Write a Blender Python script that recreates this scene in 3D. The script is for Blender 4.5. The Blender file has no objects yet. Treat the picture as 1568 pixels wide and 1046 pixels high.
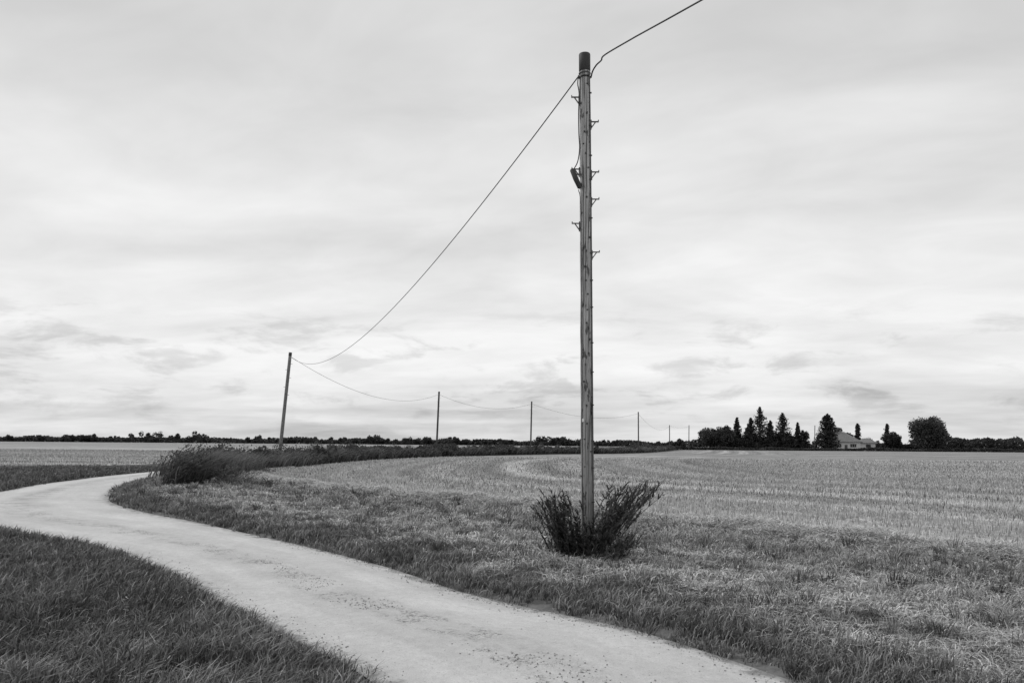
import bpy, math, numpy as np
from mathutils import Vector
rng = np.random.default_rng(7)
scene = bpy.context.scene
scene.view_settings.view_transform = 'Standard'
scene.view_settings.look = 'None'
scene.view_settings.exposure = 0

# ------------------------------------------------------------------ camera
EYE = 1.65
cam_d = bpy.data.cameras.new("camera")
cam = bpy.data.objects.new("camera", cam_d)
scene.collection.objects.link(cam)
cam.location = (0, 0, EYE)
cam.rotation_mode = 'XYZ'
cam.rotation_euler = (math.radians(90), math.radians(-0.475), 0)
cam_d.sensor_width = 36
cam_d.lens = 30
cam_d.shift_y = 156/1568.0
cam_d.clip_start = 0.05
cam_d.clip_end = 20000
scene.camera = cam

# ------------------------------------------------------------------ node helper
class NT:
    def __init__(s, tree):
        s.t = tree; s.n = tree.nodes; s.l = tree.links
    def node(s, typ, **kw):
        n = s.n.new(typ)
        for k, v in kw.items(): setattr(n, k, v)
        return n
    def put(s, sock, v):
        if isinstance(v, bpy.types.NodeSocket): s.l.new(v, sock)
        else: sock.default_value = v
    def math(s, op, a, b=None, c=None, clamp=False):
        n = s.n.new('ShaderNodeMath'); n.operation = op; n.use_clamp = clamp
        s.put(n.inputs[0], a)
        if b is not None: s.put(n.inputs[1], b)
        if c is not None: s.put(n.inputs[2], c)
        return n.outputs[0]
    def maprange(s, v, a, b, c, d, smooth=False):
        n = s.n.new('ShaderNodeMapRange')
        if smooth: n.interpolation_type = 'SMOOTHSTEP'
        s.put(n.inputs[0], v)
        for i, x in enumerate((a, b, c, d)): s.put(n.inputs[i+1], x)
        return n.outputs[0]
    def noise(s, vec, scale, detail=3, rough=0.5, dist=0.0):
        n = s.n.new('ShaderNodeTexNoise')
        s.l.new(vec, n.inputs['Vector'])
        n.inputs['Scale'].default_value = scale
        n.inputs['Detail'].default_value = detail
        n.inputs['Roughness'].default_value = rough
        n.inputs['Distortion'].default_value = dist
        return n.outputs['Fac']
    def comb(s, x, y, z):
        n = s.n.new('ShaderNodeCombineXYZ')
        s.put(n.inputs[0], x); s.put(n.inputs[1], y); s.put(n.inputs[2], z)
        return n.outputs[0]
    def attr(s, name):
        n = s.n.new('ShaderNodeAttribute'); n.attribute_name = name
        return n.outputs['Fac']

def new_mat(name, rough=0.9, spec=0.2):
    m = bpy.data.materials.new(name); m.use_nodes = True
    nt = NT(m.node_tree)
    b = nt.n['Principled BSDF']
    b.inputs['Roughness'].default_value = rough
    b.inputs['Specular IOR Level'].default_value = spec
    return m, nt, b

# ------------------------------------------------------------------ world
w = bpy.data.worlds.new("World"); scene.world = w; w.use_nodes = True
nt = NT(w.node_tree); nt.n.clear()
out = nt.node('ShaderNodeOutputWorld')
SUN_EL, SUN_ROT = math.radians(42), math.radians(-70)
sky = nt.node('ShaderNodeTexSky', sky_type='NISHITA', sun_disc=False)
sky.sun_elevation = SUN_EL; sky.sun_rotation = SUN_ROT
bw = nt.node('ShaderNodeRGBToBW'); nt.l.new(sky.outputs[0], bw.inputs[0])
bg1 = nt.node('ShaderNodeBackground'); nt.l.new(bw.outputs[0], bg1.inputs[0]); bg1.inputs[1].default_value = 0.1
tc = nt.node('ShaderNodeTexCoord')
sep = nt.node('ShaderNodeSeparateXYZ'); nt.l.new(tc.outputs['Generated'], sep.inputs[0])
X, Y, Z = sep.outputs
zc = nt.math('MAXIMUM', Z, 0.0)
den = nt.math('ADD', zc, 0.14)
px = nt.math('DIVIDE', X, den); py = nt.math('DIVIDE', Y, den)
pv = nt.comb(nt.math('ADD', nt.math('MULTIPLY', px, 0.55), nt.math('MULTIPLY', py, 0.2)), py, 2.0)
n1 = nt.noise(pv, 1.05, 4, 0.5, 0.5)
pv2 = nt.comb(nt.math('ADD', nt.math('MULTIPLY', px, 0.9), nt.math('MULTIPLY', py, 0.3)), py, 4.7)
n2 = nt.noise(pv2, 2.8, 4, 0.58, 0.3)
az = nt.math('ARCTAN2', X, Y)
lowv = nt.comb(nt.math('MULTIPLY', az, 10.5), nt.math('MULTIPLY', zc, 33.0), 8.4)
n3 = nt.noise(lowv, 1.1, 6, 0.6, 0.3)
puffs = nt.maprange(n3, 0.50, 0.66, 0, 1, True)
band = nt.math('MULTIPLY', nt.maprange(zc, 0.02, 0.06, 0.4, 1, True), nt.maprange(zc, 0.11, 0.17, 1, 0, True))
puffs = nt.math('MULTIPLY', puffs, band)
lowv2 = nt.comb(nt.math('MULTIPLY', az, 2.2), nt.math('MULTIPLY', zc, 30.0), 5.9)
n4 = nt.noise(lowv2, 1.0, 4, 0.5, 0.3)
veil = nt.math('MULTIPLY', nt.maprange(n4, 0.40, 0.60, 0, 1, True), nt.maprange(zc, 0.04, 0.09, 1, 0, True))
base = nt.maprange(zc, 0.14, 0.50, 0.88, 0.735, True)
base = nt.math('SUBTRACT', base, nt.maprange(zc, 0.0, 0.09, 0.06, 0.0, True))
base = nt.math('SUBTRACT', base, nt.math('MULTIPLY', nt.maprange(X, 0.1, 0.6, 0, 0.09), nt.maprange(zc, 0.1, 0.4, 0, 1)))
base = nt.math('ADD', base, nt.maprange(n1, 0.36, 0.64, -0.11, 0.065))
base = nt.math('ADD', base, nt.maprange(n2, 0.3, 0.7, -0.05, 0.05))
base = nt.math('SUBTRACT', base, nt.math('MULTIPLY', puffs, 0.185))
base = nt.math('SUBTRACT', base, nt.math('MULTIPLY', veil, 0.16))
bg2 = nt.node('ShaderNodeBackground'); nt.put(bg2.inputs[0], base); bg2.inputs[1].default_value = 1.0
mx = nt.node('ShaderNodeMixShader'); mx.inputs[0].default_value = 0.94
nt.l.new(bg1.outputs[0], mx.inputs[1]); nt.l.new(bg2.outputs[0], mx.inputs[2])
nt.l.new(mx.outputs[0], out.inputs[0])

sd = bpy.data.lights.new("sun", 'SUN'); sd.energy = 1.5; sd.angle = math.radians(14); sd.color = (1, 1, 1)
so = bpy.data.objects.new("sun", sd); scene.collection.objects.link(so)
sdir = Vector((math.sin(SUN_ROT)*math.cos(SUN_EL), math.cos(SUN_ROT)*math.cos(SUN_EL), math.sin(SUN_EL)))
so.rotation_euler = (sdir).to_track_quat('Z', 'Y').to_euler()

# ------------------------------------------------------------------ numeric helpers
TAB = np.random.default_rng(3).random((256, 256))
def vn(x, y, seed=0):
    x = x + seed*17.3; y = y + seed*31.7
    xi = np.floor(x).astype(int); yi = np.floor(y).astype(int)
    fx = x-xi; fy = y-yi
    fx = fx*fx*(3-2*fx); fy = fy*fy*(3-2*fy)
    a = TAB[xi % 256, yi % 256]; b = TAB[(xi+1) % 256, yi % 256]
    c = TAB[xi % 256, (yi+1) % 256]; d = TAB[(xi+1) % 256, (yi+1) % 256]
    return (a*(1-fx)+b*fx)*(1-fy)+(c*(1-fx)+d*fx)*fy
def fbm(x, y, seed=0, o=3):
    s = 0; a = 1; t = 0
    for i in range(o):
        s = s+a*vn(x*2**i, y*2**i, seed+i); t += a; a *= 0.5
    return s/t
def sstep(a, b, x):
    t = np.clip((x-a)/(b-a), 0, 1); return t*t*(3-2*t)
def catmull(P, k):
    P = np.array(P, float); Q = np.vstack([2*P[0]-P[1], P, 2*P[-1]-P[-2]])
    o = []
    for i in range(1, len(Q)-2):
        p0, p1, p2, p3 = Q[i-1], Q[i], Q[i+1], Q[i+2]
        for j in range(k):
            t = j/k
            o.append(0.5*((2*p1)+(-p0+p2)*t+(2*p0-5*p1+4*p2-p3)*t*t+(-p0+3*p1-3*p2+p3)*t**3))
    o.append(Q[-2]); return np.array(o)
def dist_poly(x, y, P):
    d = np.full(x.shape, 1e18)
    for (ax, ay), (bx, by) in zip(P[:-1], P[1:]):
        ex, ey = bx-ax, by-ay
        t = np.clip(((x-ax)*ex+(y-ay)*ey)/(ex*ex+ey*ey+1e-12), 0, 1)
        d = np.minimum(d, (x-ax-t*ex)**2+(y-ay-t*ey)**2)
    return np.sqrt(d)
def inside(x, y, P):
    r = np.zeros(x.shape, bool); n = len(P)
    for i in range(n):
        ax, ay = P[i]; bx, by = P[(i+1) % n]
        if ay == by: continue
        c = ((ay > y) != (by > y)) & (x < (bx-ax)*(y-ay)/(by-ay)+ax)
        r ^= c
    return r

# ------------------------------------------------------------------ plan of the place (metres)
ROAD = [((9,-25),(6,-26)),((6,-10),(3,-10)),((5.2,-3),(2.3,-3.5)),((4,1),(1.2,0.2)),((3.0,3.5),(0.35,2.9)),((2.4,5.0),(-0.35,4.6)),
 ((1.93,6.03),(-0.94,5.84)),((1.23,7.33),(-1.45,6.6)),((0.72,7.98),(-1.9,7.2)),((0.12,8.6),(-2.4,7.95)),
 ((-0.60,9.5),(-2.99,8.73)),((-1.55,11.08),(-3.72,9.88)),((-2.77,12.8),(-4.8,11.3)),((-4.23,14.6),(-6.37,13.1)),
 ((-6.38,17.24),(-9.07,15.1)),((-8.47,19.6),(-12.2,17.6)),((-10.6,22.6),(-14.7,21.5)),((-12.3,26.2),(-16,26.8)),
 ((-13.8,30),(-17.2,31)),((-15.0,34.3),(-17.9,35.1)),((-15.7,40),(-18.6,40)),((-16.2,51),(-19,51)),((-15.8,66),(-18.7,67)),
 ((-14.2,81),(-17,83)),((-10.5,99),(-13,102)),((0,128),(-2.5,131)),((19,160),(16,162)),((42,255),(38.5,256)),((60,420),(56,420))]
RR = catmull([a for a, b in ROAD], 12); RL = catmull([b for a, b in ROAD], 12)
RRs, RLs = RR[::4], RL[::4]
road_poly = np.vstack([RRs, RLs[::-1]])
FB = catmull([(50,250),(24,152),(6,121),(-5.5,96),(-9.6,80),(-11.8,66),(-12.0,51),(-11.5,41),(-9.8,33.6),(-4.2,24.5),(0.7,19.3),(2.76,16.4),
      (4.1,13.8),(6.5,10.8),(8.6,8.9),(12,5),(17,-3),(24,-15),(40,-60)], 3)
field_poly = np.vstack([FB, [(400,-60),(700,-60),(700,420),(400,350),(170,292),(100,270)]])
left_poly = np.array([(-700,36),(-90,38),(-45,41),(-26,44),(-23.5,57),(-22.3,70),(-20,85),(-15,107),(-4,136),(15,168),(34,262),(40,420),(60,560),(-900,560)])
HEDGE = catmull([(-13.0,34.5),(-14.0,42),(-14.3,51),(-13.9,66),(-12.2,80),(-8.3,97),(3,124),(21.5,155),(46,250),(49,270)], 6)

def plan(x, y):
    dR = dist_poly(x, y, RRs); dL = dist_poly(x, y, RLs)
    rd = np.where(inside(x, y, road_poly), -1, 1)*np.minimum(dR, dL)
    fd = dist_poly(x, y, FB)
    fsd = np.where(inside(x, y, field_poly), fd, -fd)
    lin = inside(x, y, left_poly)
    return rd, fsd, lin, dR < dL
def ground_h(x, y, rd, fsd):
    near = np.exp(-np.maximum(np.hypot(x, y-8)-10, 0)/40)
    h = -0.05 + 0.10*sstep(-0.12, 0.35, rd) + 0.07*sstep(0.3, 1.6, rd)
    outv = sstep(0.2, 1.0, rd)
    h = h + outv*near*((fbm(x*0.9, y*0.9, 2)-0.5)*0.18 + (fbm(x*3.1, y*3.1, 5)-0.5)*0.12)*(1-0.6*sstep(0, 1.5, fsd))
    h = h + outv*near*0.16*np.exp(-((fsd+0.35)/0.45)**2)
    h = h - 0.06*sstep(0.3, 2.5, fsd)*near
    return h
def row_coord(x, y, fsd):
    inner = (y*0.985 + x*0.17)
    t = sstep(26, 30, fsd)
    return fsd*(1-t) + inner*t
def swath(x, y, fsd):
    # harvested swaths following the headland: lighter wheelings and greyer strips between
    s = 1+0*x
    for d0, w_, a in ((3.2, .5, .12), (6.4, .45, -.14), (8.2, .6, .18), (10.6, .5, -.18), (12.4, .8, .42), (14.3, .6, -.22), (16.2, .8, .22), (19, .8, -.18), (21.5, 1, .16), (25, 1.2, -.14)):
        s = s+a*np.exp(-((fsd-d0-0.5*(fbm(x*.12, y*.12, 6)-.5))/w_)**2)
    inner = y*0.985+x*0.17
    t = sstep(26, 30, fsd)
    s = s*(1+t*0.38*(fbm(inner*0.16, x*.004, 61, 4)-0.52))
    return s

# ------------------------------------------------------------------ mesh builder
def mk_mesh(name, V, T, attrs, mat, smooth=False):
    me = bpy.data.meshes.new(name)
    V = np.asarray(V, np.float32); T = np.asarray(T, np.int32)
    k = T.shape[1]
    me.vertices.add(len(V)); me.vertices.foreach_set('co', V.ravel())
    me.loops.add(T.size); me.loops.foreach_set('vertex_index', T.ravel())
    me.polygons.add(len(T)); me.polygons.foreach_set('loop_start', np.arange(0, T.size, k, dtype=np.int32))
    me.polygons.foreach_set('use_smooth', np.full(len(T), bool(smooth)))
    for an, av in attrs.items():
        a = me.attributes.new(an, 'FLOAT', 'POINT'); a.data.foreach_set('value', np.asarray(av, np.float32))
    me.update(calc_edges=True)
    me.materials.append(mat)
    ob = bpy.data.objects.new(name, me); scene.collection.objects.link(ob)
    return ob

# ------------------------------------------------------------------ materials
def foliage_mat(name, transl=0.25):
    m = bpy.data.materials.new(name); m.use_nodes = True
    nt = NT(m.node_tree); nt.n.clear()
    o = nt.node('ShaderNodeOutputMaterial')
    t = nt.attr('tone')
    d = nt.node('ShaderNodeBsdfDiffuse'); nt.put(d.inputs[0], t)
    if transl <= 0:
        nt.l.new(d.outputs[0], o.inputs[0]); return m
    tr = nt.node('ShaderNodeBsdfTranslucent'); nt.put(tr.inputs[0], t)
    mix = nt.node('ShaderNodeMixShader'); mix.inputs[0].default_value = transl
    nt.l.new(d.outputs[0], mix.inputs[1]); nt.l.new(tr.outputs[0], mix.inputs[2])
    nt.l.new(mix.outputs[0], o.inputs[0])
    return m
M_leaf = foliage_mat("foliage")
M_grass = foliage_mat("grass_blades", 0.0)

# ground
M_ground, nt, b = new_mat("ground_soil_and_stubble", 1.0, 0.05)
geo = nt.node('ShaderNodeNewGeometry'); pos = geo.outputs['Position']
tone = nt.attr('tone'); fm = nt.attr('field'); row = nt.attr('row')
na = nt.noise(pos, 0.35, 5, 0.6); nb = nt.noise(pos, 7.0, 5, 0.7); nc = nt.noise(pos, 0.05, 3, 0.5)
rv = nt.comb(row, 0.0, 0.0)
r1 = nt.noise(rv, 1.1, 3, 0.6); r2 = nt.noise(rv, 0.23, 2, 0.5)
sr = nt.node('ShaderNodeSeparateXYZ'); nt.l.new(pos, sr.inputs[0])
r3 = nt.noise(nt.comb(nt.math('MULTIPLY', row, 2.2), nt.math('MULTIPLY', sr.outputs[0], 0.12), nt.math('MULTIPLY', sr.outputs[1], 0.03)), 1.0, 5, 0.7)
mod = nt.math('MULTIPLY', nt.maprange(na, 0.3, 0.7, 0.8, 1.2), nt.maprange(nb, 0.25, 0.75, 0.5, 1.5))
mod = nt.math('MULTIPLY', mod, nt.maprange(nc, 0.35, 0.65, 0.86, 1.14))
rowm = nt.math('MULTIPLY', nt.maprange(r1, 0.3, 0.7, 0.74, 1.26), nt.maprange(r2, 0.35, 0.65, 0.85, 1.15))
rowm = nt.math('MULTIPLY', rowm, nt.maprange(r3, 0.3, 0.7, 0.68, 1.32))
rowmix = nt.math('ADD', nt.math('MULTIPLY', fm, rowm), nt.math('SUBTRACT', 1.0, fm))
val = nt.math('MULTIPLY', nt.math('MULTIPLY', tone, mod), rowmix)
nt.put(b.inputs['Base Color'], val)
bp = nt.node('ShaderNodeBump'); bp.inputs['Strength'].default_value = 0.5; bp.inputs['Distance'].default_value = 0.03
nt.put(bp.inputs['Height'], nb); nt.l.new(bp.outputs[0], b.inputs['Normal'])

# road
M_road, nt, b = new_mat("worn_gravel_asphalt", 0.95, 0.1)
geo = nt.node('ShaderNodeNewGeometry'); pos = geo.outputs['Position']
ac = nt.attr('across'); al = nt.attr('along')
rc = nt.comb(nt.math('MULTIPLY', ac, 3.0), nt.math('MULTIPLY', al, 0.13), 0.0)
lane = nt.noise(rc, 1.9, 5, 0.6)
fine = nt.noise(pos, 80.0, 4, 0.8); med = nt.noise(pos, 11.0, 5, 0.7); big = nt.noise(pos, 0.8, 5, 0.6)
wob = nt.math('MULTIPLY', nt.math('SUBTRACT', nt.noise(nt.comb(al, 0.0, 3.0), 0.4, 2), 0.5), 0.16)
acw = nt.math('ADD', ac, wob)
def bandm(c, k):
    return nt.math('SUBTRACT', 1.0, nt.math('MULTIPLY', nt.math('ABSOLUTE', nt.math('SUBTRACT', acw, c)), k), clamp=True)
cen = bandm(0.54, 8.5)
tracks = nt.math('ADD', bandm(0.25, 6.0), bandm(0.78, 6.0))
speck = nt.math('MULTIPLY', nt.maprange(nt.noise(pos, 32.0, 4, 0.8), 0.5, 0.56, 0, 1, True), nt.maprange(cen, 0.0, 0.5, 0, 1, True))
speck = nt.math('MULTIPLY', speck, nt.maprange(nt.noise(pos, 1.7, 4, 0.65), 0.46, 0.58, 0, 1, True))
speck2 = nt.math('MULTIPLY', nt.maprange(nt.noise(pos, 42.0, 2, 0.6), 0.62, 0.70, 0, 1, True), 0.25)
edge = nt.math('MULTIPLY', nt.math('ABSOLUTE', nt.math('SUBTRACT', ac, 0.5)), 2.0)
edgem = nt.math('MULTIPLY', nt.maprange(nt.math('ADD', edge, nt.maprange(nt.noise(pos, 4.5, 5, 0.65), 0.3, 0.7, -0.12, 0.12)), 0.86, 1.02, 0, 1, True), 0.5)
val = nt.math('MULTIPLY', nt.maprange(lane, 0.3, 0.7, 0.50, 0.62), nt.maprange(big, 0.3, 0.7, 0.92, 1.07))
val = nt.math('MULTIPLY', val, nt.math('ADD', 0.95, nt.math('MULTIPLY', tracks, 0.10)))
val = nt.math('MULTIPLY', val, nt.maprange(fine, 0.25, 0.75, 0.75, 1.22))
val = nt.math('MULTIPLY', val, nt.maprange(med, 0.3, 0.7, 0.90, 1.09))
val = nt.math('MULTIPLY', val, nt.math('SUBTRACT', 1.0, nt.math('MULTIPLY', speck, 0.55)))
val = nt.math('MULTIPLY', val, nt.math('SUBTRACT', 1.0, speck2))
val = nt.math('MULTIPLY', val, nt.math('SUBTRACT', 1.0, edgem))
nt.put(b.inputs['Base Color'], val)
bp = nt.node('ShaderNodeBump'); bp.inputs['Strength'].default_value = 0.6; bp.inputs['Distance'].default_value = 0.012
nt.put(bp.inputs['Height'], nt.math('ADD', fine, med)); nt.l.new(bp.outputs[0], b.inputs['Normal'])

# wood
M_wood, nt, b = new_mat("weathered_pole_wood", 0.85, 0.2)
tc = nt.node('ShaderNodeTexCoord'); so_ = nt.node('ShaderNodeSeparateXYZ'); nt.l.new(tc.outputs['Object'], so_.inputs[0])
gv = nt.comb(nt.math('MULTIPLY', so_.outputs[0], 60.0), nt.math('MULTIPLY', so_.outputs[1], 60.0), nt.math('MULTIPLY', so_.outputs[2], 1.3))
g1 = nt.noise(gv, 1.0, 5, 0.65, 0.5)
gv2 = nt.comb(nt.math('MULTIPLY', so_.outputs[0], 18.0), nt.math('MULTIPLY', so_.outputs[1], 18.0), nt.math('MULTIPLY', so_.outputs[2], 5.0))
g2 = nt.noise(gv2, 1.0, 4, 0.6)
gv3 = nt.comb(nt.math('MULTIPLY', so_.outputs[0], 22.0), nt.math('MULTIPLY', so_.outputs[1], 22.0), nt.math('MULTIPLY', so_.outputs[2], 0.35))
crack = nt.maprange(nt.noise(gv3, 2.2, 3, 0.5), 0.40, 0.46, 0.28, 1.0, True)
knot = nt.maprange(g2, 0.36, 0.44, 0.3, 1.0, True)
v = nt.math('MULTIPLY', nt.maprange(g1, 0.3, 0.7, 0.22, 0.62), nt.math('MULTIPLY', crack, knot))
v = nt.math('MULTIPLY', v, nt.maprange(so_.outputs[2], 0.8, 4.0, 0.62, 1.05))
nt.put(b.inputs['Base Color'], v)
bp = nt.node('ShaderNodeBump'); bp.inputs['Strength'].default_value = 0.7; bp.inputs['Distance'].default_value = 0.008
nt.put(bp.inputs['Height'], g1); nt.l.new(bp.outputs[0], b.inputs['Normal'])

def flat_mat(name, g, rough=0.7, var=0.25, scale=8.0):
    m, nt, b = new_mat(name, rough, 0.3)
    geo = nt.node('ShaderNodeNewGeometry')
    n = nt.noise(geo.outputs['Position'], scale, 4, 0.6)
    nt.put(b.inputs['Base Color'], nt.maprange(n, 0.3, 0.7, g*(1-var), g*(1+var)))
    return m
M_cap = flat_mat("dark_cap_metal", 0.05, 0.6)
M_steel = flat_mat("galvanised_steel", 0.10, 0.5)
M_black = flat_mat("black_cable", 0.02, 0.5)
M_poledark = flat_mat("creosoted_wood", 0.07, 0.8, 0.4)
M_polemid = flat_mat("old_pole_wood", 0.17, 0.8, 0.5, 14)
M_wall = flat_mat("painted_render", 0.65, 0.8, 0.08, 0.5)
M_roof = flat_mat("roof_tiles", 0.20, 0.8, 0.2, 2.0)
M_glass = flat_mat("window_glass", 0.03, 0.15)
M_brick = flat_mat("chimney_brick", 0.12, 0.9)
M_stone = flat_mat("gravel_stones", 0.24, 0.9, 0.6, 30.0)

# ------------------------------------------------------------------ ground sheet
def sinh_axis(c, lo, hi, a, n):
    s = np.linspace(np.arcsinh((lo-c)/a), np.arcsinh((hi-c)/a), n)
    return c+a*np.sinh(s)
gx = sinh_axis(-1.0, -5000, 5000, 6.0, 640)
gy = sinh_axis(9.0, -400, 7000, 6.0, 560)
GX, GY = np.meshgrid(gx, gy)
fx, fy = GX.ravel(), GY.ravel()
rd, fsd, lin, rs = plan(fx, fy)
hz = ground_h(fx, fy, rd, fsd)
strawf = sstep(-0.4, 0.4, fsd)
leftf = lin.astype(float)
dry = sstep(0.8, 2.4, rd)*(fy < 60)*(fx > -9)*sstep(-9, -4, fsd+fbm(fx, fy, 9)*2)
tone_ = 0.075+0.03*fbm(fx*2, fy*2, 1)
tone_ = tone_*(1-dry)+dry*(0.20+0.14*fbm(fx*1.3, fy*1.3, 11))
tone_ = tone_*(1-strawf)+strawf*(0.36-0.085*sstep(60, 130, fy))*swath(fx, fy, fsd)  # far straw tone lowered: painted stand-in for stubble self-shadow where blades thin out
tone_ = np.where(lin, (0.36-0.06*sstep(100, 300, fy))*(0.72+0.56*fbm(fx*0.02, fy*0.09, 14)), tone_)  # left field also darkened with distance, painting in the stubble's self-shadow
far = (fy > 300) & (~lin)
tone_ = np.where(far & (fsd < 0), 0.16, tone_)
tone_ = np.where((rd < 0.25) & (rd > -0.3), 0.16, tone_)
rowc = row_coord(fx, fy, fsd)
rowc = np.where(lin, fy*0.9-fx*0.12, rowc)
fieldm = np.maximum(strawf, leftf)
ny, nx = GX.shape
idx = np.arange(nx*ny).reshape(ny, nx)
Q = np.stack([idx[:-1, :-1], idx[:-1, 1:], idx[1:, 1:], idx[1:, :-1]], -1).reshape(-1, 4)
ground = mk_mesh("ground", np.stack([fx, fy, hz], 1), Q, dict(tone=tone_, row=rowc, field=fieldm), M_ground, True)

# ------------------------------------------------------------------ road
K = 13
A = np.linspace(0, 1, K)
P = RR[:, None, :]*(1-A)[None, :, None] + RL[:, None, :]*A[None, :, None]
cl = (RR+RL)/2
al = np.concatenate([[0], np.cumsum(np.hypot(*np.diff(cl, axis=0).T))])
zz = 0.012+0.03*(1-(2*A-1)**2)
VR = np.concatenate([P, np.broadcast_to(zz[None, :, None], P.shape[:2]+(1,))], -1).reshape(-1, 3)
n = len(RR); idx = np.arange(n*K).reshape(n, K)
Q = np.stack([idx[:-1, :-1], idx[1:, :-1], idx[1:, 1:], idx[:-1, 1:]], -1).reshape(-1, 4)
mk_mesh("country_road", VR, Q, dict(across=np.tile(A, n), along=np.repeat(al, K)), M_road, True)

# ------------------------------------------------------------------ blades
def blades(base, az, h, lean, wd, tone0, tone1, up=1.0, droop=0.0):
    N = len(base)
    c, s = np.cos(az), np.sin(az)
    dirv = np.stack([c, s, np.zeros(N)], 1)
    fa = rng.random(N)*6.283
    side = np.stack([np.cos(fa), np.sin(fa), np.zeros(N)], 1)*0.5*wd[:, None]
    upv = np.array([0, 0, 1.0])
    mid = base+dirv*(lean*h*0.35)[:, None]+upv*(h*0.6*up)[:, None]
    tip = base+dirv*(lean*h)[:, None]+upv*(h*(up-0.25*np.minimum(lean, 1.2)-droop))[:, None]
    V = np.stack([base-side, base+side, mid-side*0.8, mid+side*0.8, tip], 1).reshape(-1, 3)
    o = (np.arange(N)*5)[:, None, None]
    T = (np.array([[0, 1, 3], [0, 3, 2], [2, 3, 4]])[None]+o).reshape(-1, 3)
    tn = np.stack([tone0, tone0, (tone0+tone1)/2, (tone0+tone1)/2, tone1], 1).ravel()  # darker bases: dirt plus occlusion shade painted into the blade tone
    return V, T, tn
def join(parts):
    V, T, A_, o = [], [], [], 0
    for v, t, a in parts:
        V.append(v); T.append(np.asarray(t)+o); A_.append(a); o += len(v)
    return np.vstack(V), np.vstack(T), np.concatenate(A_)
def put(name, parts, mat=None):
    V, T, tn = join(parts)
    return mk_mesh(name, V, T, dict(tone=tn), mat or M_leaf)
def sample(N, y0, y1, p, kx=0.70, mx=2.0):
    ys = np.linspace(y0, y1, 4000); wgt = ys**(-p)*(kx*ys+mx)
    c = np.cumsum(wgt); c /= c[-1]
    y = np.interp(rng.random(N), c, ys)
    x = (rng.random(N)*2-1)*(kx*y+mx)
    return x, y

# verge grass
grass_parts = []
x, y = sample(620000, 2.8, 48, 1.3)
rd, fsd, lin, rs = plan(x, y)
edge_wob = (fbm(x*2.2, y*2.2, 21)-0.5)*0.7
keep = (rd+edge_wob > 0.0) & (fsd < 0.35) & (~lin)
keep &= rng.random(len(x)) < (0.3+0.7*sstep(-0.1, 0.3, rd+edge_wob))
x, y, rd, fsd, rs = (q[keep] for q in (x, y, rd, fsd, rs))
gz = ground_h(x, y, rd, fsd)
N = len(x)
cl1 = fbm(x*1.1, y*1.1, 31); cl2 = fbm(x*3.4, y*3.4, 41)
dryness_less_shade = np.where(rs, np.clip(sstep(0.5, 2.0, rd+2.2*(cl1-0.5))*(0.2+1.7*sstep(.3, .65, cl2)), 0, 1), 0.06)
dryness_less_shade = dryness_less_shade*(1-0.55*sstep(-2.4, -1.6, fsd)*(1-sstep(-1.0, -0.7, fsd)))  # fewer dry blades below the straw ridge: its shade painted as darker grass
dryness_less_shade = np.clip(dryness_less_shade+0.7*sstep(-0.9, -0.3, fsd), 0, 1)
isdry = rng.random(N) < dryness_less_shade*0.9
h = (0.04+0.11*rng.random(N)*(0.1+1.8*cl2))
h = np.where(rs, h*(0.5+1.1*cl1), h*1.35)
h = np.where(isdry, 0.06+0.11*rng.random(N), h)
h *= 0.65+0.35*sstep(0, 0.4, rd)
h += 0.0012*np.minimum(y, 40)
lean = np.where(isdry, 0.7+1.5*rng.random(N), 0.15+0.9*rng.random(N))
az = np.where(isdry, rng.random(N)*6.283, rng.normal(0.1, 1.3, N))
wd = 0.0055+0.0006*y+0.004*rng.random(N)
g = 0.095+0.13*rng.random(N)*(0.2+1.6*cl2)
g = np.where(rs, g*(0.9+1.1*cl1), g*(0.65+0.9*cl1))
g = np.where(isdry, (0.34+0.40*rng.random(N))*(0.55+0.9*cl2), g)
straw = (rng.random(N) < 0.07); g = np.where(straw & ~isdry, 0.36, g)
up = np.where(isdry, 0.8, 1.0)
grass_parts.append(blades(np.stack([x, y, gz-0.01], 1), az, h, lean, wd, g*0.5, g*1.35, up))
# tussocks
M_ = 15000
tx, ty = sample(M_, 2.8, 42, 1.4)
rd, fsd, lin, rs = plan(tx, ty)
k = (rd > -0.05) & (fsd < 0.2) & (~lin) & ((rd < 0.45) | (rng.random(M_) < np.where(rs, 0.5, 0.65)))
tx, ty, rd, fsd, rs = (q[k] for q in (tx, ty, rd, fsd, rs))
nb_ = 22; M_ = len(tx)
th = (0.08+0.19*rng.random(M_)**1.7)*(0.8+.012*ty)*np.where(rd < .3, 0.8, 1); tg = 0.08+0.13*rng.random(M_); tg = np.where(rs & (rng.random(M_) < .45) & (rd > 1.0), .4, tg)
tz = ground_h(tx, ty, rd, fsd)
R = lambda q: np.repeat(q, nb_)
N = M_*nb_
aa = rng.random(N)*6.283; rr_ = rng.random(N)*0.06*(1+0.02*R(ty))
grass_parts.append(blades(np.stack([R(tx)+np.cos(aa)*rr_, R(ty)+np.sin(aa)*rr_, R(tz)-.01], 1), aa+rng.normal(0, .5, N), R(th)*(0.6+0.6*rng.random(N)), 0.2+0.9*rng.random(N),
     0.005+0.0005*R(ty), R(tg)*0.5, R(tg)*(1.1+0.9*rng.random(N))))
put("verge_grass", grass_parts, M_grass)

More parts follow.
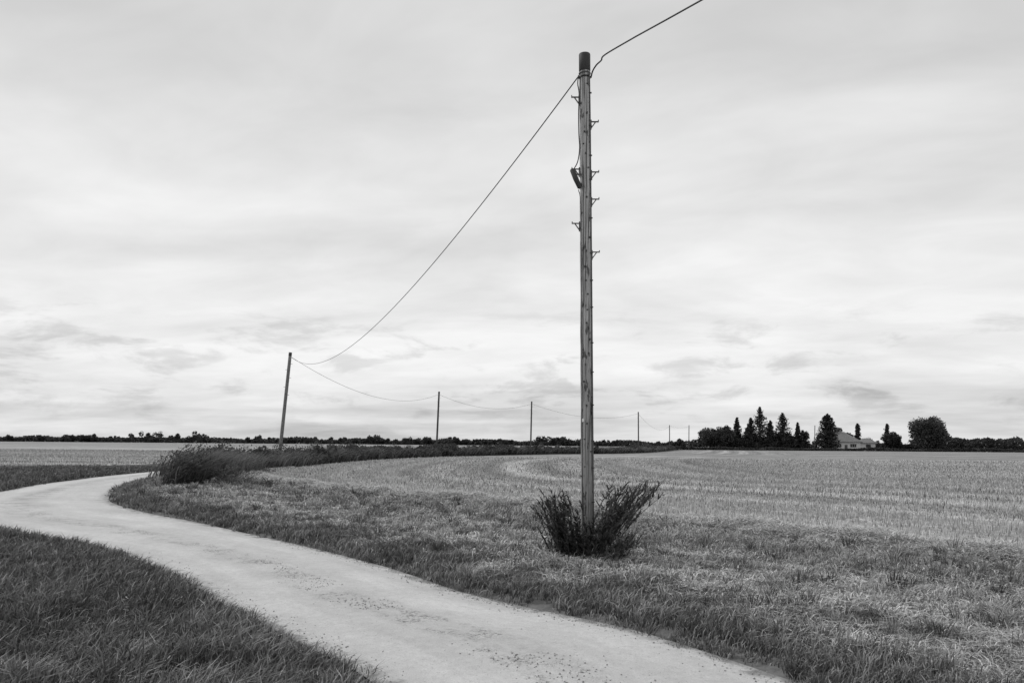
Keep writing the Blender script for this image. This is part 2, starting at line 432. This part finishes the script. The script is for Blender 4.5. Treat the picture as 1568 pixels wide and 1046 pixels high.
# stubble field
x, y = sample(470000, 8, 95, 1.2, 0.72, 2.0)
rd, fsd, lin, rs = plan(x, y)
rc = row_coord(x, y, fsd)
keep = (fsd > 0.1) & ((np.cos(2*np.pi*rc/0.25) > -0.2) | (rng.random(len(x)) < sstep(14, 20, y)*0.8)) & (rng.random(len(x)) < 1-0.75*sstep(70, 95, y))
x, y, rd, fsd, rc = (q[keep] for q in (x, y, rd, fsd, rc))
gz = ground_h(x, y, rd, fsd)
N = len(x)
c1 = vn(rc*1.0, x*0.04, 5); c2 = fbm(x*0.8, y*0.8, 8); c3 = fbm(x*0.2, rc*0.9, 18)
h = (0.06+0.10*rng.random(N))*(0.6+0.6*c1)+0.0006*y
lying = rng.random(N) < 0.35
lean = np.where(lying, 1+rng.random(N)*1.5, 0.05+0.35*rng.random(N))
g = (0.24+0.32*rng.random(N))*(0.55+0.42*c1+0.25*c2+0.45*c3)*swath(x, y, fsd)
gr = rng.random(N) < 0.22*(c3 > 0.5); g = np.where(gr, 0.14, g)
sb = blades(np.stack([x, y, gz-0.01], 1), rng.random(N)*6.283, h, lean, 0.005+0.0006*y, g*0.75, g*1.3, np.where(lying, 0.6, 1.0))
# stubble of the field across the road
N = 70000
y = 38+92*rng.random(N)**1.3; x = -0.72*y-3+rng.random(N)*(0.72*y+3)
l2 = inside(x, y, left_poly); x, y = x[l2], y[l2]; N = len(x)
c1 = fbm(x*.04, y*.5, 24)
g = (0.26+0.34*rng.random(N))*(0.4+1.25*c1)
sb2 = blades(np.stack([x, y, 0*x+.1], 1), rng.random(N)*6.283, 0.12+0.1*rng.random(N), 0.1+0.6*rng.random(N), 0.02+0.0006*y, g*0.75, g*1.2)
put("stubble", [sb, sb2], M_grass)

# windrow of cut straw along the field edge
N = 120000
t = rng.random(N)**0.8
seg = catmull(FB[24:46:1], 4)
sl = np.concatenate([[0], np.cumsum(np.hypot(*np.diff(seg, axis=0).T))]); sl /= sl[-1]
x = np.interp(t, sl, seg[:, 0]); y = np.interp(t, sl, seg[:, 1])
off = rng.normal(0, 0.22, N)
x = x+off*0.7+rng.normal(0, .05, N); y = y+off*0.7
rd, fsd, lin, rs = plan(x, y); gz = ground_h(x, y, rd, fsd)
ok = (rd > 0.6) & (fbm(x*0.7, y*0.7, 77) > 0.28)
x, y, gz, off = x[ok], y[ok], gz[ok], off[ok]; N = len(x)
gz = gz+rng.random(N)*0.24*np.exp(-(off/0.28)**2)*(0.35+fbm(x*2, y*2, 55))
g = 0.50+0.28*rng.random(N)
V, T, tn = blades(np.stack([x, y, gz], 1), rng.random(N)*6.283, 0.06+0.09*rng.random(N), 1+rng.random(N)*1.3, 0.007+0.0005*y, g*0.8, g, np.full(N, 0.45))
mk_mesh("cut_straw_windrow", V, T, dict(tone=tn), M_grass)

# ------------------------------------------------------------------ leaf clumps
def leaves(C, size, tone, flat=0.0):
    N = len(C)
    a = rng.normal(size=(N, 3)); a /= np.linalg.norm(a, axis=1)[:, None]
    b = rng.normal(size=(N, 3)); b -= a*(a*b).sum(1)[:, None]; b /= np.linalg.norm(b, axis=1)[:, None]
    s = size[:, None]
    V = np.stack([C-a*s, C+b*s*0.55, C+a*s, C-b*s*0.55], 1).reshape(-1, 3)
    o = (np.arange(N)*4)[:, None, None]
    T = (np.array([[0, 1, 2], [0, 2, 3]])[None]+o).reshape(-1, 3)
    return V, T, np.repeat(tone, 4)
def tube(P, R, k=7, tone=0.05):
    P = np.array(P, float); n = len(P); V = []
    for i in range(n):
        d = P[min(i+1, n-1)]-P[max(i-1, 0)]; d = d/np.linalg.norm(d)
        u = np.cross(d, [0.3, 0.9, 0.1]); u /= np.linalg.norm(u); v = np.cross(d, u)
        for j in range(k):
            a = 2*math.pi*j/k
            V.append(P[i]+R[i]*(math.cos(a)*u+math.sin(a)*v))
    T = []
    for i in range(n-1):
        for j in range(k):
            a, b_ = i*k+j, i*k+(j+1) % k
            T += [(a, b_, b_+k), (a, b_+k, a+k)]
    for j in range(1, k-1): T += [(0, j+1, j), ((n-1)*k, (n-1)*k+j, (n-1)*k+j+1)]
    return np.array(V), np.array(T), np.full(len(V), tone)
def lumps_crown(cx, cy, z0, z1, rx, nl, dens, ls, tone=0.05, ry=None):
    ry = ry or rx
    parts = []
    zc_, rz = (z0+z1)/2, (z1-z0)/2
    for i in range(nl):
        u = rng.normal(size=3); u /= np.linalg.norm(u); r = rng.random()**0.5*0.78
        lc = np.array([cx+u[0]*rx*r, cy+u[1]*ry*r, zc_+u[2]*rz*r])
        lr = rx*(0.20+0.20*rng.random())
        lr = min(lr, rz*0.5)
        d = rng.normal(size=(dens, 3)); d /= np.linalg.norm(d, axis=1)[:, None]
        C = lc+d*lr*(0.6+0.45*rng.random((dens, 1)))
        C[:, 2] = np.maximum(C[:, 2], 0.1)
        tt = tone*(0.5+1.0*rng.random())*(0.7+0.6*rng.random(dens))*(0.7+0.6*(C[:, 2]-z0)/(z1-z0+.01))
        parts.append(leaves(C, ls*(0.6+0.8*rng.random(dens)), tt))
    return parts
def broadleaf(name, x, y, H, R, z0=1.5, nl=70, dens=110, ls=0.3, tone=0.075):
    pr = [tube([(x, y, -0.1), (x+.1, y, H*0.3), (x, y+.1, H*0.6)], [0.38, 0.28, 0.14])]
    for i in range(7):
        a = i*0.9+rng.random(); zb = H*(0.22+0.05*i)
        pr.append(tube([(x, y, zb), (x+math.cos(a)*R*.4, y+math.sin(a)*R*.4, zb+H*.15), (x+math.cos(a)*R*.75, y+math.sin(a)*R*.75, zb+H*.25)], [.15, .09, .03], 5))
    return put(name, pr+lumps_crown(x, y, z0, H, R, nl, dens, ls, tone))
def conifer(name, x, y, H, R, z0=1.0, nl=26, tone=0.055, gap=0.35, power=0.9, ls=0.28):
    pr = [tube([(x, y, -0.1), (x, y, H*.5), (x, y, H*.98)], [0.22, 0.14, 0.03])]
    for i in range(nl):
        f = i/(nl-1); z = z0+(H*0.97-z0)*f
        r0 = R*(1-f)**power+0.12
        nb = 7
        for k in range(nb):
            a = rng.random()*6.283; r = r0*(1-gap+2*gap*rng.random()*0.75)
            n_ = int(10+26*r/R)
            s = rng.random(n_)
            C = np.stack([x+math.cos(a)*r*s, y+math.sin(a)*r*s, z-0.10*r*s+0.35*r*s*s], 1)
            C += rng.normal(0, 0.12+0.05*r, (n_, 3))*np.array([1, 1, 0.6])
            C[:, 2] = np.maximum(C[:, 2], 0.1)
            pr.append(leaves(C, ls*(0.5+0.8*rng.random(n_)), tone*(0.5+rng.random(n_))))
    return put(name, pr)

# farmstead trees (about 280 m away)
D = 280
broadleaf("broadleaf_tree", 65.0, D, 7.6, 4.2, 0.8, 50)
broadleaf("broadleaf_tree", 69.5, D-2, 8.4, 3.8, 0.8, 50)
conifer("pine_tree", 74.5, D+3, 11.0, 2.2, 3)
conifer("pine_tree", 76.8, D-1, 7.5, 2.4, 1)
conifer("spruce_tree", 81.2, D, 14.5, 5.6, 1.0, 30, gap=0.5)
conifer("spruce_tree", 79.4, D+4, 11.0, 3.6, 1.0, 26, gap=0.4)
conifer("spruce_tree", 88.6, D, 12.6, 5.2, 1.0, 30, gap=0.5)
conifer("spruce_tree", 85.6, D+3, 10.0, 3.2, 1.0, 26, gap=0.4)
conifer("spruce_tree", 94.0, D+1, 9.4, 1.9, 1.0, 22)
conifer("spruce_tree", 96.3, D+3, 6.8, 1.4, 1.0, 18)
conifer("cypress_tree", 102.6, D-2, 12.2, 4.0, 0.6, 34, gap=0.12, power=0.5, ls=0.34, tone=0.055)
broadleaf("broadleaf_tree", 106.5, D+14, 6.0, 2.4, 0.8, 26, 90)
broadleaf("broadleaf_tree", 113.6, D+16, 8.4, 2.4, 1.5, 26, 70)
broadleaf("broadleaf_tree", 117.0, D+16, 7.2, 1.8, 1.5, 20, 70)
conifer("poplar_tree", 119.0, D+14, 9.6, 1.0, 0.8, 26, gap=0.2, power=0.4)
broadleaf("broadleaf_tree", 127.5, D+6, 7.2, 3.6, 0.8, 34, 90)
conifer("poplar_tree", 126.5, D+8, 9.4, 0.9, 0.8, 22, gap=0.3, power=0.5)
broadleaf("oak_tree", 136.6, D, 11.3, 6.8, 0.9, 150, 130, 0.34)

def leafy_band(line, hfun, thick, n, ls, tone, clump=0.4, tpow=1.0, skew=0.6):
    line = np.array(line, float)
    sl = np.concatenate([[0], np.cumsum(np.hypot(*np.diff(line, axis=0).T))])
    t = rng.random(n)**tpow*sl[-1]
    x = np.interp(t, sl, line[:, 0]); y = np.interp(t, sl, line[:, 1])
    o = rng.normal(0, thick, n)
    dx = np.gradient(line[:, 0]); dy = np.gradient(line[:, 1])
    nx_ = np.interp(t, sl, dy/np.hypot(dx, dy)); ny_ = -np.interp(t, sl, dx/np.hypot(dx, dy))
    x += o*nx_; y += o*ny_
    hh = hfun(t+o*0.8)*(1-0.25*(o/thick/2)**2)
    z = np.maximum(0.02, hh*rng.random(n)**skew)
    sc = fbm(t/clump, z/clump, 3)
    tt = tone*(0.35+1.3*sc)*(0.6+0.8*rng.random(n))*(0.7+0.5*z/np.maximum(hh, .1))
    return leaves(np.stack([x, y, z], 1), ls*(0.6+0.8*rng.random(n)), tt)
def ht(base, amp, sc, seed):
    return lambda t: base+amp*np.maximum(0, fbm(t/sc, t*0+seed*3.7, seed, 4)-0.42)*2.4
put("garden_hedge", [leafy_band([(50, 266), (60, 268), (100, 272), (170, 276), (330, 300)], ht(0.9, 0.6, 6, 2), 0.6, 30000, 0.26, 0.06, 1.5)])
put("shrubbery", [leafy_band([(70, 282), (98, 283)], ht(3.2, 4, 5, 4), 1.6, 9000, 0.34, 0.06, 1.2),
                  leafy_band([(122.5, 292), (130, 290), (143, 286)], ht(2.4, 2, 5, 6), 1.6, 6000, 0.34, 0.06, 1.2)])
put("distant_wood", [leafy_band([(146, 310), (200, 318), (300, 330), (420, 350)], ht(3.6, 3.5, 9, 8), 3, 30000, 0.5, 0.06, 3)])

# distant tree line on the horizon
parts = []
line = catmull([(-640, 560), (-380, 600), (-150, 640), (60, 660), (260, 640), (520, 640), (800, 700)], 8)
parts.append(leafy_band(line, ht(2.8, 3.2, 16, 3), 4, 60000, 0.9, 0.065, 5))
sl = np.concatenate([[0], np.cumsum(np.hypot(*np.diff(line, axis=0).T))])
for i in range(360):
    t = rng.random()*sl[-1]; gap_ = vn(np.array([t/40]), np.array([3.3]), 4)[0]
    x = np.interp(t, sl, line[:, 0]); y = np.interp(t, sl, line[:, 1])+rng.normal(0, 10)
    H = 3.6+3.8*rng.random()*(0.4+gap_); R = H*(0.5+0.5*rng.random())
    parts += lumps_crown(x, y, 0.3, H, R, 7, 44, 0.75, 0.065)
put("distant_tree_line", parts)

# ------------------------------------------------------------------ roadside hedge of scrub and reed
hl = HEDGE
sl = np.concatenate([[0], np.cumsum(np.hypot(*np.diff(hl, axis=0).T))])
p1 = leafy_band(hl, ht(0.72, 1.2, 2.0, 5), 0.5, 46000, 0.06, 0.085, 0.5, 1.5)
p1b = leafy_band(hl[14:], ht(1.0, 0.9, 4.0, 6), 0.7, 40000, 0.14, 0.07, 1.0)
hp = [p1, p1b]
tt_ = 1.0
while tt_ < 110:
    sx = np.interp(tt_, sl, hl[:, 0])+rng.normal(0, .35); sy = np.interp(tt_, sl, hl[:, 1])
    R_ = 0.6+0.6*rng.random(); H_ = 1.0+0.5*rng.random()
    hp += lumps_crown(sx, sy, 0.0, H_, R_, 12, 60, 0.05+0.0009*sy, 0.075+0.045*rng.random())
    tt_ += 0.8+1.3*rng.random()
N = 24000; t = rng.random(N)**1.7*sl[-1]*0.75
x = np.interp(t, sl, hl[:, 0])+rng.normal(0, .6, N); y = np.interp(t, sl, hl[:, 1])+rng.normal(0, .3, N)
cf = fbm(t/1.3, t*0, 12)
hh = (0.5+0.65*rng.random(N))*(0.4+1.4*cf)
gg = 0.08+0.14*rng.random(N)
p2 = blades(np.stack([x, y, 0.05+0*x], 1), rng.normal(0, .5, N), hh, 0.4+0.7*rng.random(N), 0.02+0.0006*y, gg*0.5, gg*1.6)
put("roadside_hedge", hp+[p2])

def reed_bush(name, cx, cy, rx, ry, H, N, w0, leanm, tone, azm=0.0, azs=0.5, leafn=0):
    a = rng.random(N)*6.283; r = rng.random(N)**0.5
    x = cx+np.cos(a)*rx*r; y = cy+np.sin(a)*ry*r
    hh = H*(0.35+0.65*rng.random(N))*(1-0.45*r**2)*(0.55+0.9*fbm(x*2.6, y*2.6, 66))
    gg = tone*(0.5+rng.random(N))
    pr = [blades(np.stack([x, y, 0.04+0*x], 1), rng.normal(azm, azs, N), hh, leanm*(0.4+rng.random(N)), w0*(0.6+0.8*rng.random(N)), gg*0.4, gg*1.7)]
    if leafn:
        k = rng.integers(0, N, leafn); f = 0.2+0.75*rng.random(leafn)
        B = np.stack([x[k]+f*hh[k]*leanm*0.4*math.cos(azm), y[k]+rng.normal(0, .05, leafn), 0.04+f*hh[k]*0.95], 1)
        g2 = tone*(0.4+1.1*rng.random(leafn))
        pr.append(blades(B, rng.normal(azm, azs*2.2, leafn), 0.12+0.22*rng.random(leafn), 0.8+rng.random(leafn), w0*1.3*(0.6+0.8*rng.random(leafn)), g2*0.7, g2*2.0, np.full(leafn, 0.55)))
    return put(name, pr)
reed_bush("reed_bush", -11.2, 28.9, 0.65, 0.8, 1.7, 480, 0.03, 0.7, 0.12, 0.05, 0.45, 2000)
reed_bush("reed_bush", -11.7, 30.8, 0.7, 0.7, 1.75, 420, 0.03, 0.7, 0.11, 0.05, 0.45, 1800)
reed_bush("reed_bush", -12.6, 34.2, 0.8, 1.2, 1.4, 460, 0.03, 0.6, 0.12, 0.05, 0.5, 1900)
reed_bush("reed_bush", -10.3, 30.6, 0.4, 0.6, 1.0, 150, 0.03, 0.8, 0.14, 0.05, 0.5, 500)
reed_bush("weed_clump", -9.4, 29.0, 0.7, 0.5, 0.75, 160, 0.022, 0.9, 0.16, 0.1, 0.7, 400)
reed_bush("weed_clump", -8.3, 28.6, 0.3, 0.4, 0.5, 80, 0.022, 0.8, 0.16, 0.1, 0.7, 200)
for (wx, wy, s) in [(-2.6, 16.9, .3), (-2.9, 17.9, .25), (-4.4, 20.5, .25), (-0.9, 14.6, .18)]:
    reed_bush("weed_clump", wx, wy, s*.6, s*.6, s, 50, 0.012, 0.8, 0.15, 0.0, 1.6, 130)

# ------------------------------------------------------------------ shrub round the pole foot (stems with lance leaves)
S = 0.93
PX, PY = 1.13, 12.6
QX, QY = PX*S, PY*S
parts = []
def stem(b, d, H, lean, nleaf, ll, tone):
    t = np.linspace(0, 1, 7)
    P_ = np.stack([b[0]+d[0]*lean*H*t**1.6, b[1]+d[1]*lean*H*t**1.6, b[2]+H*(t-0.18*lean*t**2)], 1)
    parts.append(tube(P_, np.linspace(0.006, 0.002, 7), 4, tone*0.8))
    f = 0.05+0.95*rng.random(nleaf)**0.8
    B = np.stack([np.interp(f, t, P_[:, i]) for i in range(3)], 1)
    a0 = math.atan2(d[1], d[0])
    g = tone*(0.3+rng.random(nleaf)*1.3)
    parts.append(blades(B, rng.normal(a0, 1.3, nleaf), ll*(0.5+rng.random(nleaf)), 0.5+0.9*rng.random(nleaf), 0.013+0.014*rng.random(nleaf), g*0.7, g*1.7, 0.25+0.75*rng.random(nleaf)))
for i in range(70):        # left, upright bushy part
    b0 = (QX-0.28+rng.normal(0, .13), QY-0.35+rng.normal(0, .18), 0.04)
    a = rng.normal(2.9, 0.7)
    stem(b0, (math.cos(a), math.sin(a)), 0.42+0.60*rng.random(), 0.05+0.45*rng.random(), 34, 0.10, 0.07)
for i in range(42):        # centre, in front of the pole
    b0 = (QX-0.02+rng.normal(0, .17), QY-0.5+rng.normal(0, .12), 0.04)
    a = rng.random()*6.283
    stem(b0, (math.cos(a), math.sin(a)), 0.2+0.42*rng.random(), 0.1+0.6*rng.random(), 34, 0.10, 0.06)
for i in range(40):        # right, tall and leaning with the wind
    b0 = (QX+0.10+rng.normal(0, .10), QY-.1+rng.normal(0, .18), 0.04)
    a = rng.normal(0.0, 0.35)
    stem(b0, (math.cos(a), math.sin(a)), 0.6+0.62*rng.random(), 0.2+0.5*rng.random(), 30, 0.17, 0.11)
for i in range(14):        # long willowy shoots arching right
    b0 = (QX+0.12+rng.normal(0, .06), QY-.15+rng.normal(0, .12), 0.04)
    a = rng.normal(-0.1, 0.25)
    stem(b0, (math.cos(a), math.sin(a)), 0.95+0.25*rng.random(), 0.5+0.25*rng.random(), 26, 0.20, 0.14)
for i in range(30):
    b0 = (QX+0.14+rng.normal(0, .12), QY-.5+rng.normal(0, .15), 0.04)
    a = rng.normal(-0.2, 0.6)
    stem(b0, (math.cos(a), math.sin(a)), 0.18+0.3*rng.random(), 0.5+0.7*rng.random(), 24, 0.12, 0.11)
put("pole_foot_shrub", parts)

# ------------------------------------------------------------------ telegraph poles
def child(ob, par, name):
    ob.name = name; ob.parent = par; return ob
def tube_obj(P_, R_, mat, k=12):
    V, T, tn = tube(P_, R_, k)
    return mk_mesh("part", V, T, {}, mat, True)
def box_pts(c, s, rotz=0, roty=0):
    from mathutils import Matrix
    M = Matrix.Translation(c) @ Matrix.Rotation(rotz, 4, 'Z') @ Matrix.Rotation(roty, 4, 'Y')
    V = [M @ Vector((sx*s[0]/2, sy*s[1]/2, sz*s[2]/2)) for sx in (-1, 1) for sy in (-1, 1) for sz in (-1, 1)]
    F = [(0, 1, 3, 2), (4, 6, 7, 5), (0, 4, 5, 1), (2, 3, 7, 6), (0, 2, 6, 4), (1, 5, 7, 3)]
    return [tuple(v) for v in V], F
def boxes(name, lst, mat):
    V, F = [], []
    for args in lst:
        v, f = box_pts(*args); o = len(V); V += v; F += [tuple(i+o for i in q) for q in f]
    me = bpy.data.meshes.new(name); me.from_pydata(V, [], F); me.materials.append(mat)
    ob = bpy.data.objects.new(name, me); scene.collection.objects.link(ob); return ob
def pole(base, top, r0, r1, detailed=False, mat=None, scale=1.0):
    e = bpy.data.objects.new("telegraph_pole", None); scene.collection.objects.link(e)
    b_, t_ = np.array(base), np.array(top)
    e.location = (base[0]*scale, base[1]*scale, EYE*(1-scale)); e.scale = (scale,)*3
    L = t_-b_
    n_ = 28 if detailed else 8
    P_ = [L*i/(n_-1) for i in range(n_)]; P_[0] = P_[0]-np.array([0, 0, .4])
    if detailed:
        R_ = [r0+(r1-r0)*i/(n_-1)+0.0025*math.sin(i*2.1)+0.0015*math.sin(i*5.3) for i in range(n_)]
    else:
        R_ = [r0+(r1-r0)*i/(n_-1) for i in range(n_)]
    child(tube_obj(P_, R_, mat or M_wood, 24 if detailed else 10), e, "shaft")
    u = L/np.linalg.norm(L)
    tp = L
    if detailed:
        child(tube_obj([tp-u*0.245, tp-u*0.24, tp-u*0.0, tp+u*0.012, tp+u*0.016], [r1+.001, r1+.006, r1+.006, r1+.0, r1*.6], M_cap, 24), e, "cap")
        child(tube_obj([tp-u*0.285, tp-u*0.27], [r1+.010, r1+.010], M_steel, 24), e, "band")
        child(tube_obj([tp-u*0.345, tp-u*0.325], [r1+.010, r1+.010], M_black, 24), e, "strap")
        def at(z): return L*(z/L[2])
        def rad(z): return r0+(r1-r0)*z/L[2]
        k = 0
        for z, s in [(6.40, 1), (5.66, 1), (5.26, 1), (4.48, 1), (6.76, -1), (5.70, -1), (4.90, -1)]:
            c = at(z); rr = rad(z); k += 1
            x0 = c[0]+s*rr
            ob = boxes("step_%d" % k, [((x0+s*0.055, c[1]-.01, z), (0.125, 0.032, 0.011)),
                                  ((x0+s*0.115, c[1]-.01, z+0.010), (0.012, 0.034, 0.030)),
                                  ((x0+s*0.008, c[1]-.01, z-0.045), (0.014, 0.036, 0.14)),
                                  ((x0+s*0.040, c[1]-.01, z-0.052), (0.014, 0.020, 0.115), 0, s*0.62)], M_steel)
            ob.parent = e
        child(tube_obj([(-.285, -.06, 5.69), (-.278, -.06, 5.67), (-.225, -.07, 5.54), (-.168, -.08, 5.41), (-.16, -.08, 5.395)],
                       [.018, .036, .040, .034, .016], M_cap, 14), e, "joint_closure")
        child(boxes("closure_bracket", [((-.19, -.05, 5.61), (.10, .02, .02)), ((-.16, -.06, 5.47), (.06, .02, .02))], M_steel), e, "closure_bracket")
        def cab(name, pts, r, mat=M_black):
            # pts: (height, angle round the pole in degrees (0 = +x, -90 = road side), gap off the surface)
            Q_ = [(at(z)[0]+math.cos(math.radians(a))*(rad(z)+g), math.sin(math.radians(a))*(rad(z)+g), z) for z, a, g in pts]
            C = catmull(Q_, 5); child(tube_obj(C, [r]*len(C), mat, 6), e, name)
        cab("down_cable_1", [(7.08, 190, .015), (6.95, 196, .03), (6.8, 200, .012), (6.5, 200, .022), (6.2, 202, .02), (6.0, 205, .012), (5.8, 200, .04), (5.68, 190, .10)], .008)
        cab("down_cable_2", [(7.1, -45, .01), (6.5, -38, .009), (5.5, -35, .009), (4, -33, .009), (2.5, -33, .009), (.3, -33, .009)], .010, M_steel)
        cab("down_cable_3", [(5.39, 200, .03), (5.2, 215, .012), (4.4, 218, .008), (3, 218, .008), (1.6, 218, .008), (.3, 218, .008)], .006, M_steel)
        boxl = []
        z = 0.8
        while z < 6.9:
            c = at(z); a = math.radians(-36)
            boxl.append(((c[0]+math.cos(a)*(rad(z)+.010), math.sin(a)*(rad(z)+.010), z), (0.044, 0.028, 0.014)))
            z += 0.3+0.28*rng.random()
        child(boxes("cable_clips", boxl, M_cap), e, "cable_clips")
        c = at(2.0); child(boxes("pole_tag", [((c[0]-0.06, -.078, 2.0), (0.035, 0.006, 0.05), -.6)], M_wall), e, "pole_tag")
        nl = []
        for i in range(30):
            z = 0.9+i*0.205+0.1*rng.random(); a = math.radians(-90+rng.normal(0, 35)); c = at(z)
            nl.append(((c[0]+math.cos(a)*rad(z), math.sin(a)*rad(z), z), (0.022, 0.022, 0.012+.02*rng.random()), a))
        child(boxes("old_nails", nl, M_cap), e, "old_nails")
    else:
        child(tube_obj([tp-u*0.2, tp+u*0.012], [r1+.006, r1+.004], M_cap, 10), e, "cap")
        child(boxes("steps", [((L[0]*q+s*(r1+.05), L[1]*q, L[2]*q), (.12, .03, .02)) for q, s in ((.9, 1), (.85, -1), (.78, 1), (.7, -1), (.63, 1))], M_steel), e, "steps")
    return e
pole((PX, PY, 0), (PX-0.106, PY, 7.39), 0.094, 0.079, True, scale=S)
pole((-15.05, 55, 0), (-14.33, 55, 7.38), 0.115, 0.10, mat=M_polemid)
pole((-8.52, 96, 0), (-8.25, 96, 7.4), 0.115, 0.10, mat=M_poledark)
pole((2.55, 117, 0), (2.65, 117, 7.42), 0.115, 0.10, mat=M_poledark)
pole((22.4, 151, 0), (22.3, 151, 7.4), 0.12, 0.10, mat=M_poledark)
pole((46.2, 250, 0), (46.1, 250, 7.4), 0.13, 0.11, mat=M_poledark)
pole((54.3, 262, 0), (54.3, 262, 7.7), 0.13, 0.11, mat=M_poledark)
pole((97.2, 274, 0), (97.2, 274, 8.2), 0.13, 0.11, mat=M_poledark)
pole((17.6, -26, 0), (17.6, -26, 7.0), 0.10, 0.08, mat=M_poledark)

def span(a, b_, sag, r, pre=None):
    a, b_ = np.array(a), np.array(b_)
    t = np.linspace(0, 1, 60)
    P_ = a+(b_-a)*t[:, None]; P_[:, 2] -= 4*sag*t*(1-t)
    if pre is not None: P_ = np.vstack([catmull(pre+[P_[1]], 6)[:-1], P_[1:]])
    ob = tube_obj(P_, [r]*len(P_), M_black, 6); ob.name = "overhead_cable"; return ob
def sc(p): return (p[0]*S, p[1]*S, EYE+(p[2]-EYE)*S)
TX = PX-0.10
span(sc((TX-0.09, PY-.02, 7.07)), (-14.25, 54.9, 7.08), 1.76, 0.0088)
span((-14.25, 55, 7.08), (-8.3, 96, 7.1), 1.6, 0.011)
span((-8.3, 96, 7.1), (2.65, 117, 7.1), 1.1, 0.012)
span((2.65, 117, 7.1), (22.3, 151, 7.1), 1.3, 0.013)
span((22.3, 151, 7.1), (46.1, 250, 7.1), 1.9, 0.015)
span((46.1, 250, 7.2), (54.3, 262, 7.3), 0.5, 0.015)
span(sc((TX+0.30, PY-.35, 7.28)), (17.6, -26, 6.8), 1.49, 0.0107,
     pre=[np.array(sc(p)) for p in [(TX+.085, PY-.05, 7.03), (TX+.11, PY-.08, 7.12), (TX+.16, PY-.12, 7.19), (TX+.22, PY-.2, 7.22), (TX+.27, PY-.28, 7.27)]])

# ------------------------------------------------------------------ house (bungalow)
house = bpy.data.objects.new("bungalow", None); scene.collection.objects.link(house)
hy = 284
boxes("walls", [((110.0, hy+3.5, 1.5), (12.0, 7, 3.0)), ((118.7, hy+3.5, 1.35), (5.4, 5, 2.7))], M_wall).parent = house
def roof(name, x0, x1, y0, y1, z0, z1, rx0, rx1):
    ym = (y0+y1)/2
    V = [(x0, y0, z0), (x1, y0, z0), (x1, y1, z0), (x0, y1, z0), (rx0, ym, z1), (rx1, ym, z1),
         (x0, y0, z0-.15), (x1, y0, z0-.15), (x1, y1, z0-.15), (x0, y1, z0-.15)]
    F = [(0, 1, 5, 4), (1, 2, 5), (2, 3, 4, 5), (3, 0, 4), (0, 6, 7, 1), (1, 7, 8, 2), (2, 8, 9, 3), (3, 9, 6, 0), (6, 9, 8, 7)]
    me = bpy.data.meshes.new(name); me.from_pydata(V, [], F); me.materials.append(M_roof)
    ob = bpy.data.objects.new(name, me); scene.collection.objects.link(ob); ob.parent = house
roof("roof_main", 103.4, 116.6, hy-.5, hy+7.5, 3.15, 6.5, 108.2, 111.8)
roof("roof_wing", 116.2, 122, hy+.4, hy+6.6, 2.85, 4.4, 118.5, 120)
boxes("chimney", [((109.0, hy+3.5, 6.9), (0.9, 0.7, 1.5)), ((109.0, hy+3.5, 7.71), (1.05, 0.85, 0.12)), ((109.0, hy+3.5, 7.95), (0.3, 0.3, 0.35))], M_brick).parent = house
boxes("windows", [((x_, hy-.01, 1.9), (w_, 0.06, 1.1)) for x_, w_ in ((105.6, 1.8), (109.0, 1.2), (113.6, 2.0))]+[((119, hy+.98, 1.8), (1.6, .06, 1.0))], M_glass).parent = house
boxes("door", [((111.2, hy-.01, 1.1), (0.95, 0.06, 2.1))], M_brick).parent = house
boxes("window_frames", [((x_, hy-.05, 1.9), (0.08, 0.05, 1.1)) for x_ in (105.6, 109.0, 113.2, 114.0)], M_wall).parent = house

# ------------------------------------------------------------------ loose gravel on the road
N = 9000
t = rng.random(N)**0.9
ia = (0.10+0.5*t)*(len(RR)-1)*0.75
which = rng.random(N)
acr = np.where(which < 0.55, rng.normal(0.52, 0.07, N), np.where(rng.random(N) < .6, np.abs(rng.normal(0, .06, N)), 1-np.abs(rng.normal(0, .06, N))))
i0 = np.clip(ia, 0, len(RR)-1); I = np.arange(len(RR))
rx_ = np.interp(i0, I, RR[:, 0])*(1-acr)+np.interp(i0, I, RL[:, 0])*acr
ry_ = np.interp(i0, I, RR[:, 1])*(1-acr)+np.interp(i0, I, RL[:, 1])*acr
kk = (which >= 0.55) | (fbm(rx_*1.3, ry_*1.3, 90) > 0.5)
rx_, ry_, acr = rx_[kk], ry_[kk], acr[kk]; N = len(rx_)
s = 0.002+0.008*rng.random(N)**3
C = np.stack([rx_, ry_, 0.012+0.03*(1-(2*acr-1)**2)+s*0.3], 1)
O = np.array([(1, 0, 0), (0, 1, 0), (-1, 0, 0), (0, -1, 0), (0, 0, .8), (0, 0, -.6)], float)
V = (C[:, None, :]+O[None]*s[:, None, None]*(0.6+0.8*rng.random((N, 6, 1)))).reshape(-1, 3)
F = np.array([(0, 1, 4), (1, 2, 4), (2, 3, 4), (3, 0, 4), (1, 0, 5), (2, 1, 5), (3, 2, 5), (0, 3, 5)])
T = (F[None]+(np.arange(N)*6)[:, None, None]).reshape(-1, 3)
mk_mesh("loose_gravel", V, T, {}, M_stone)
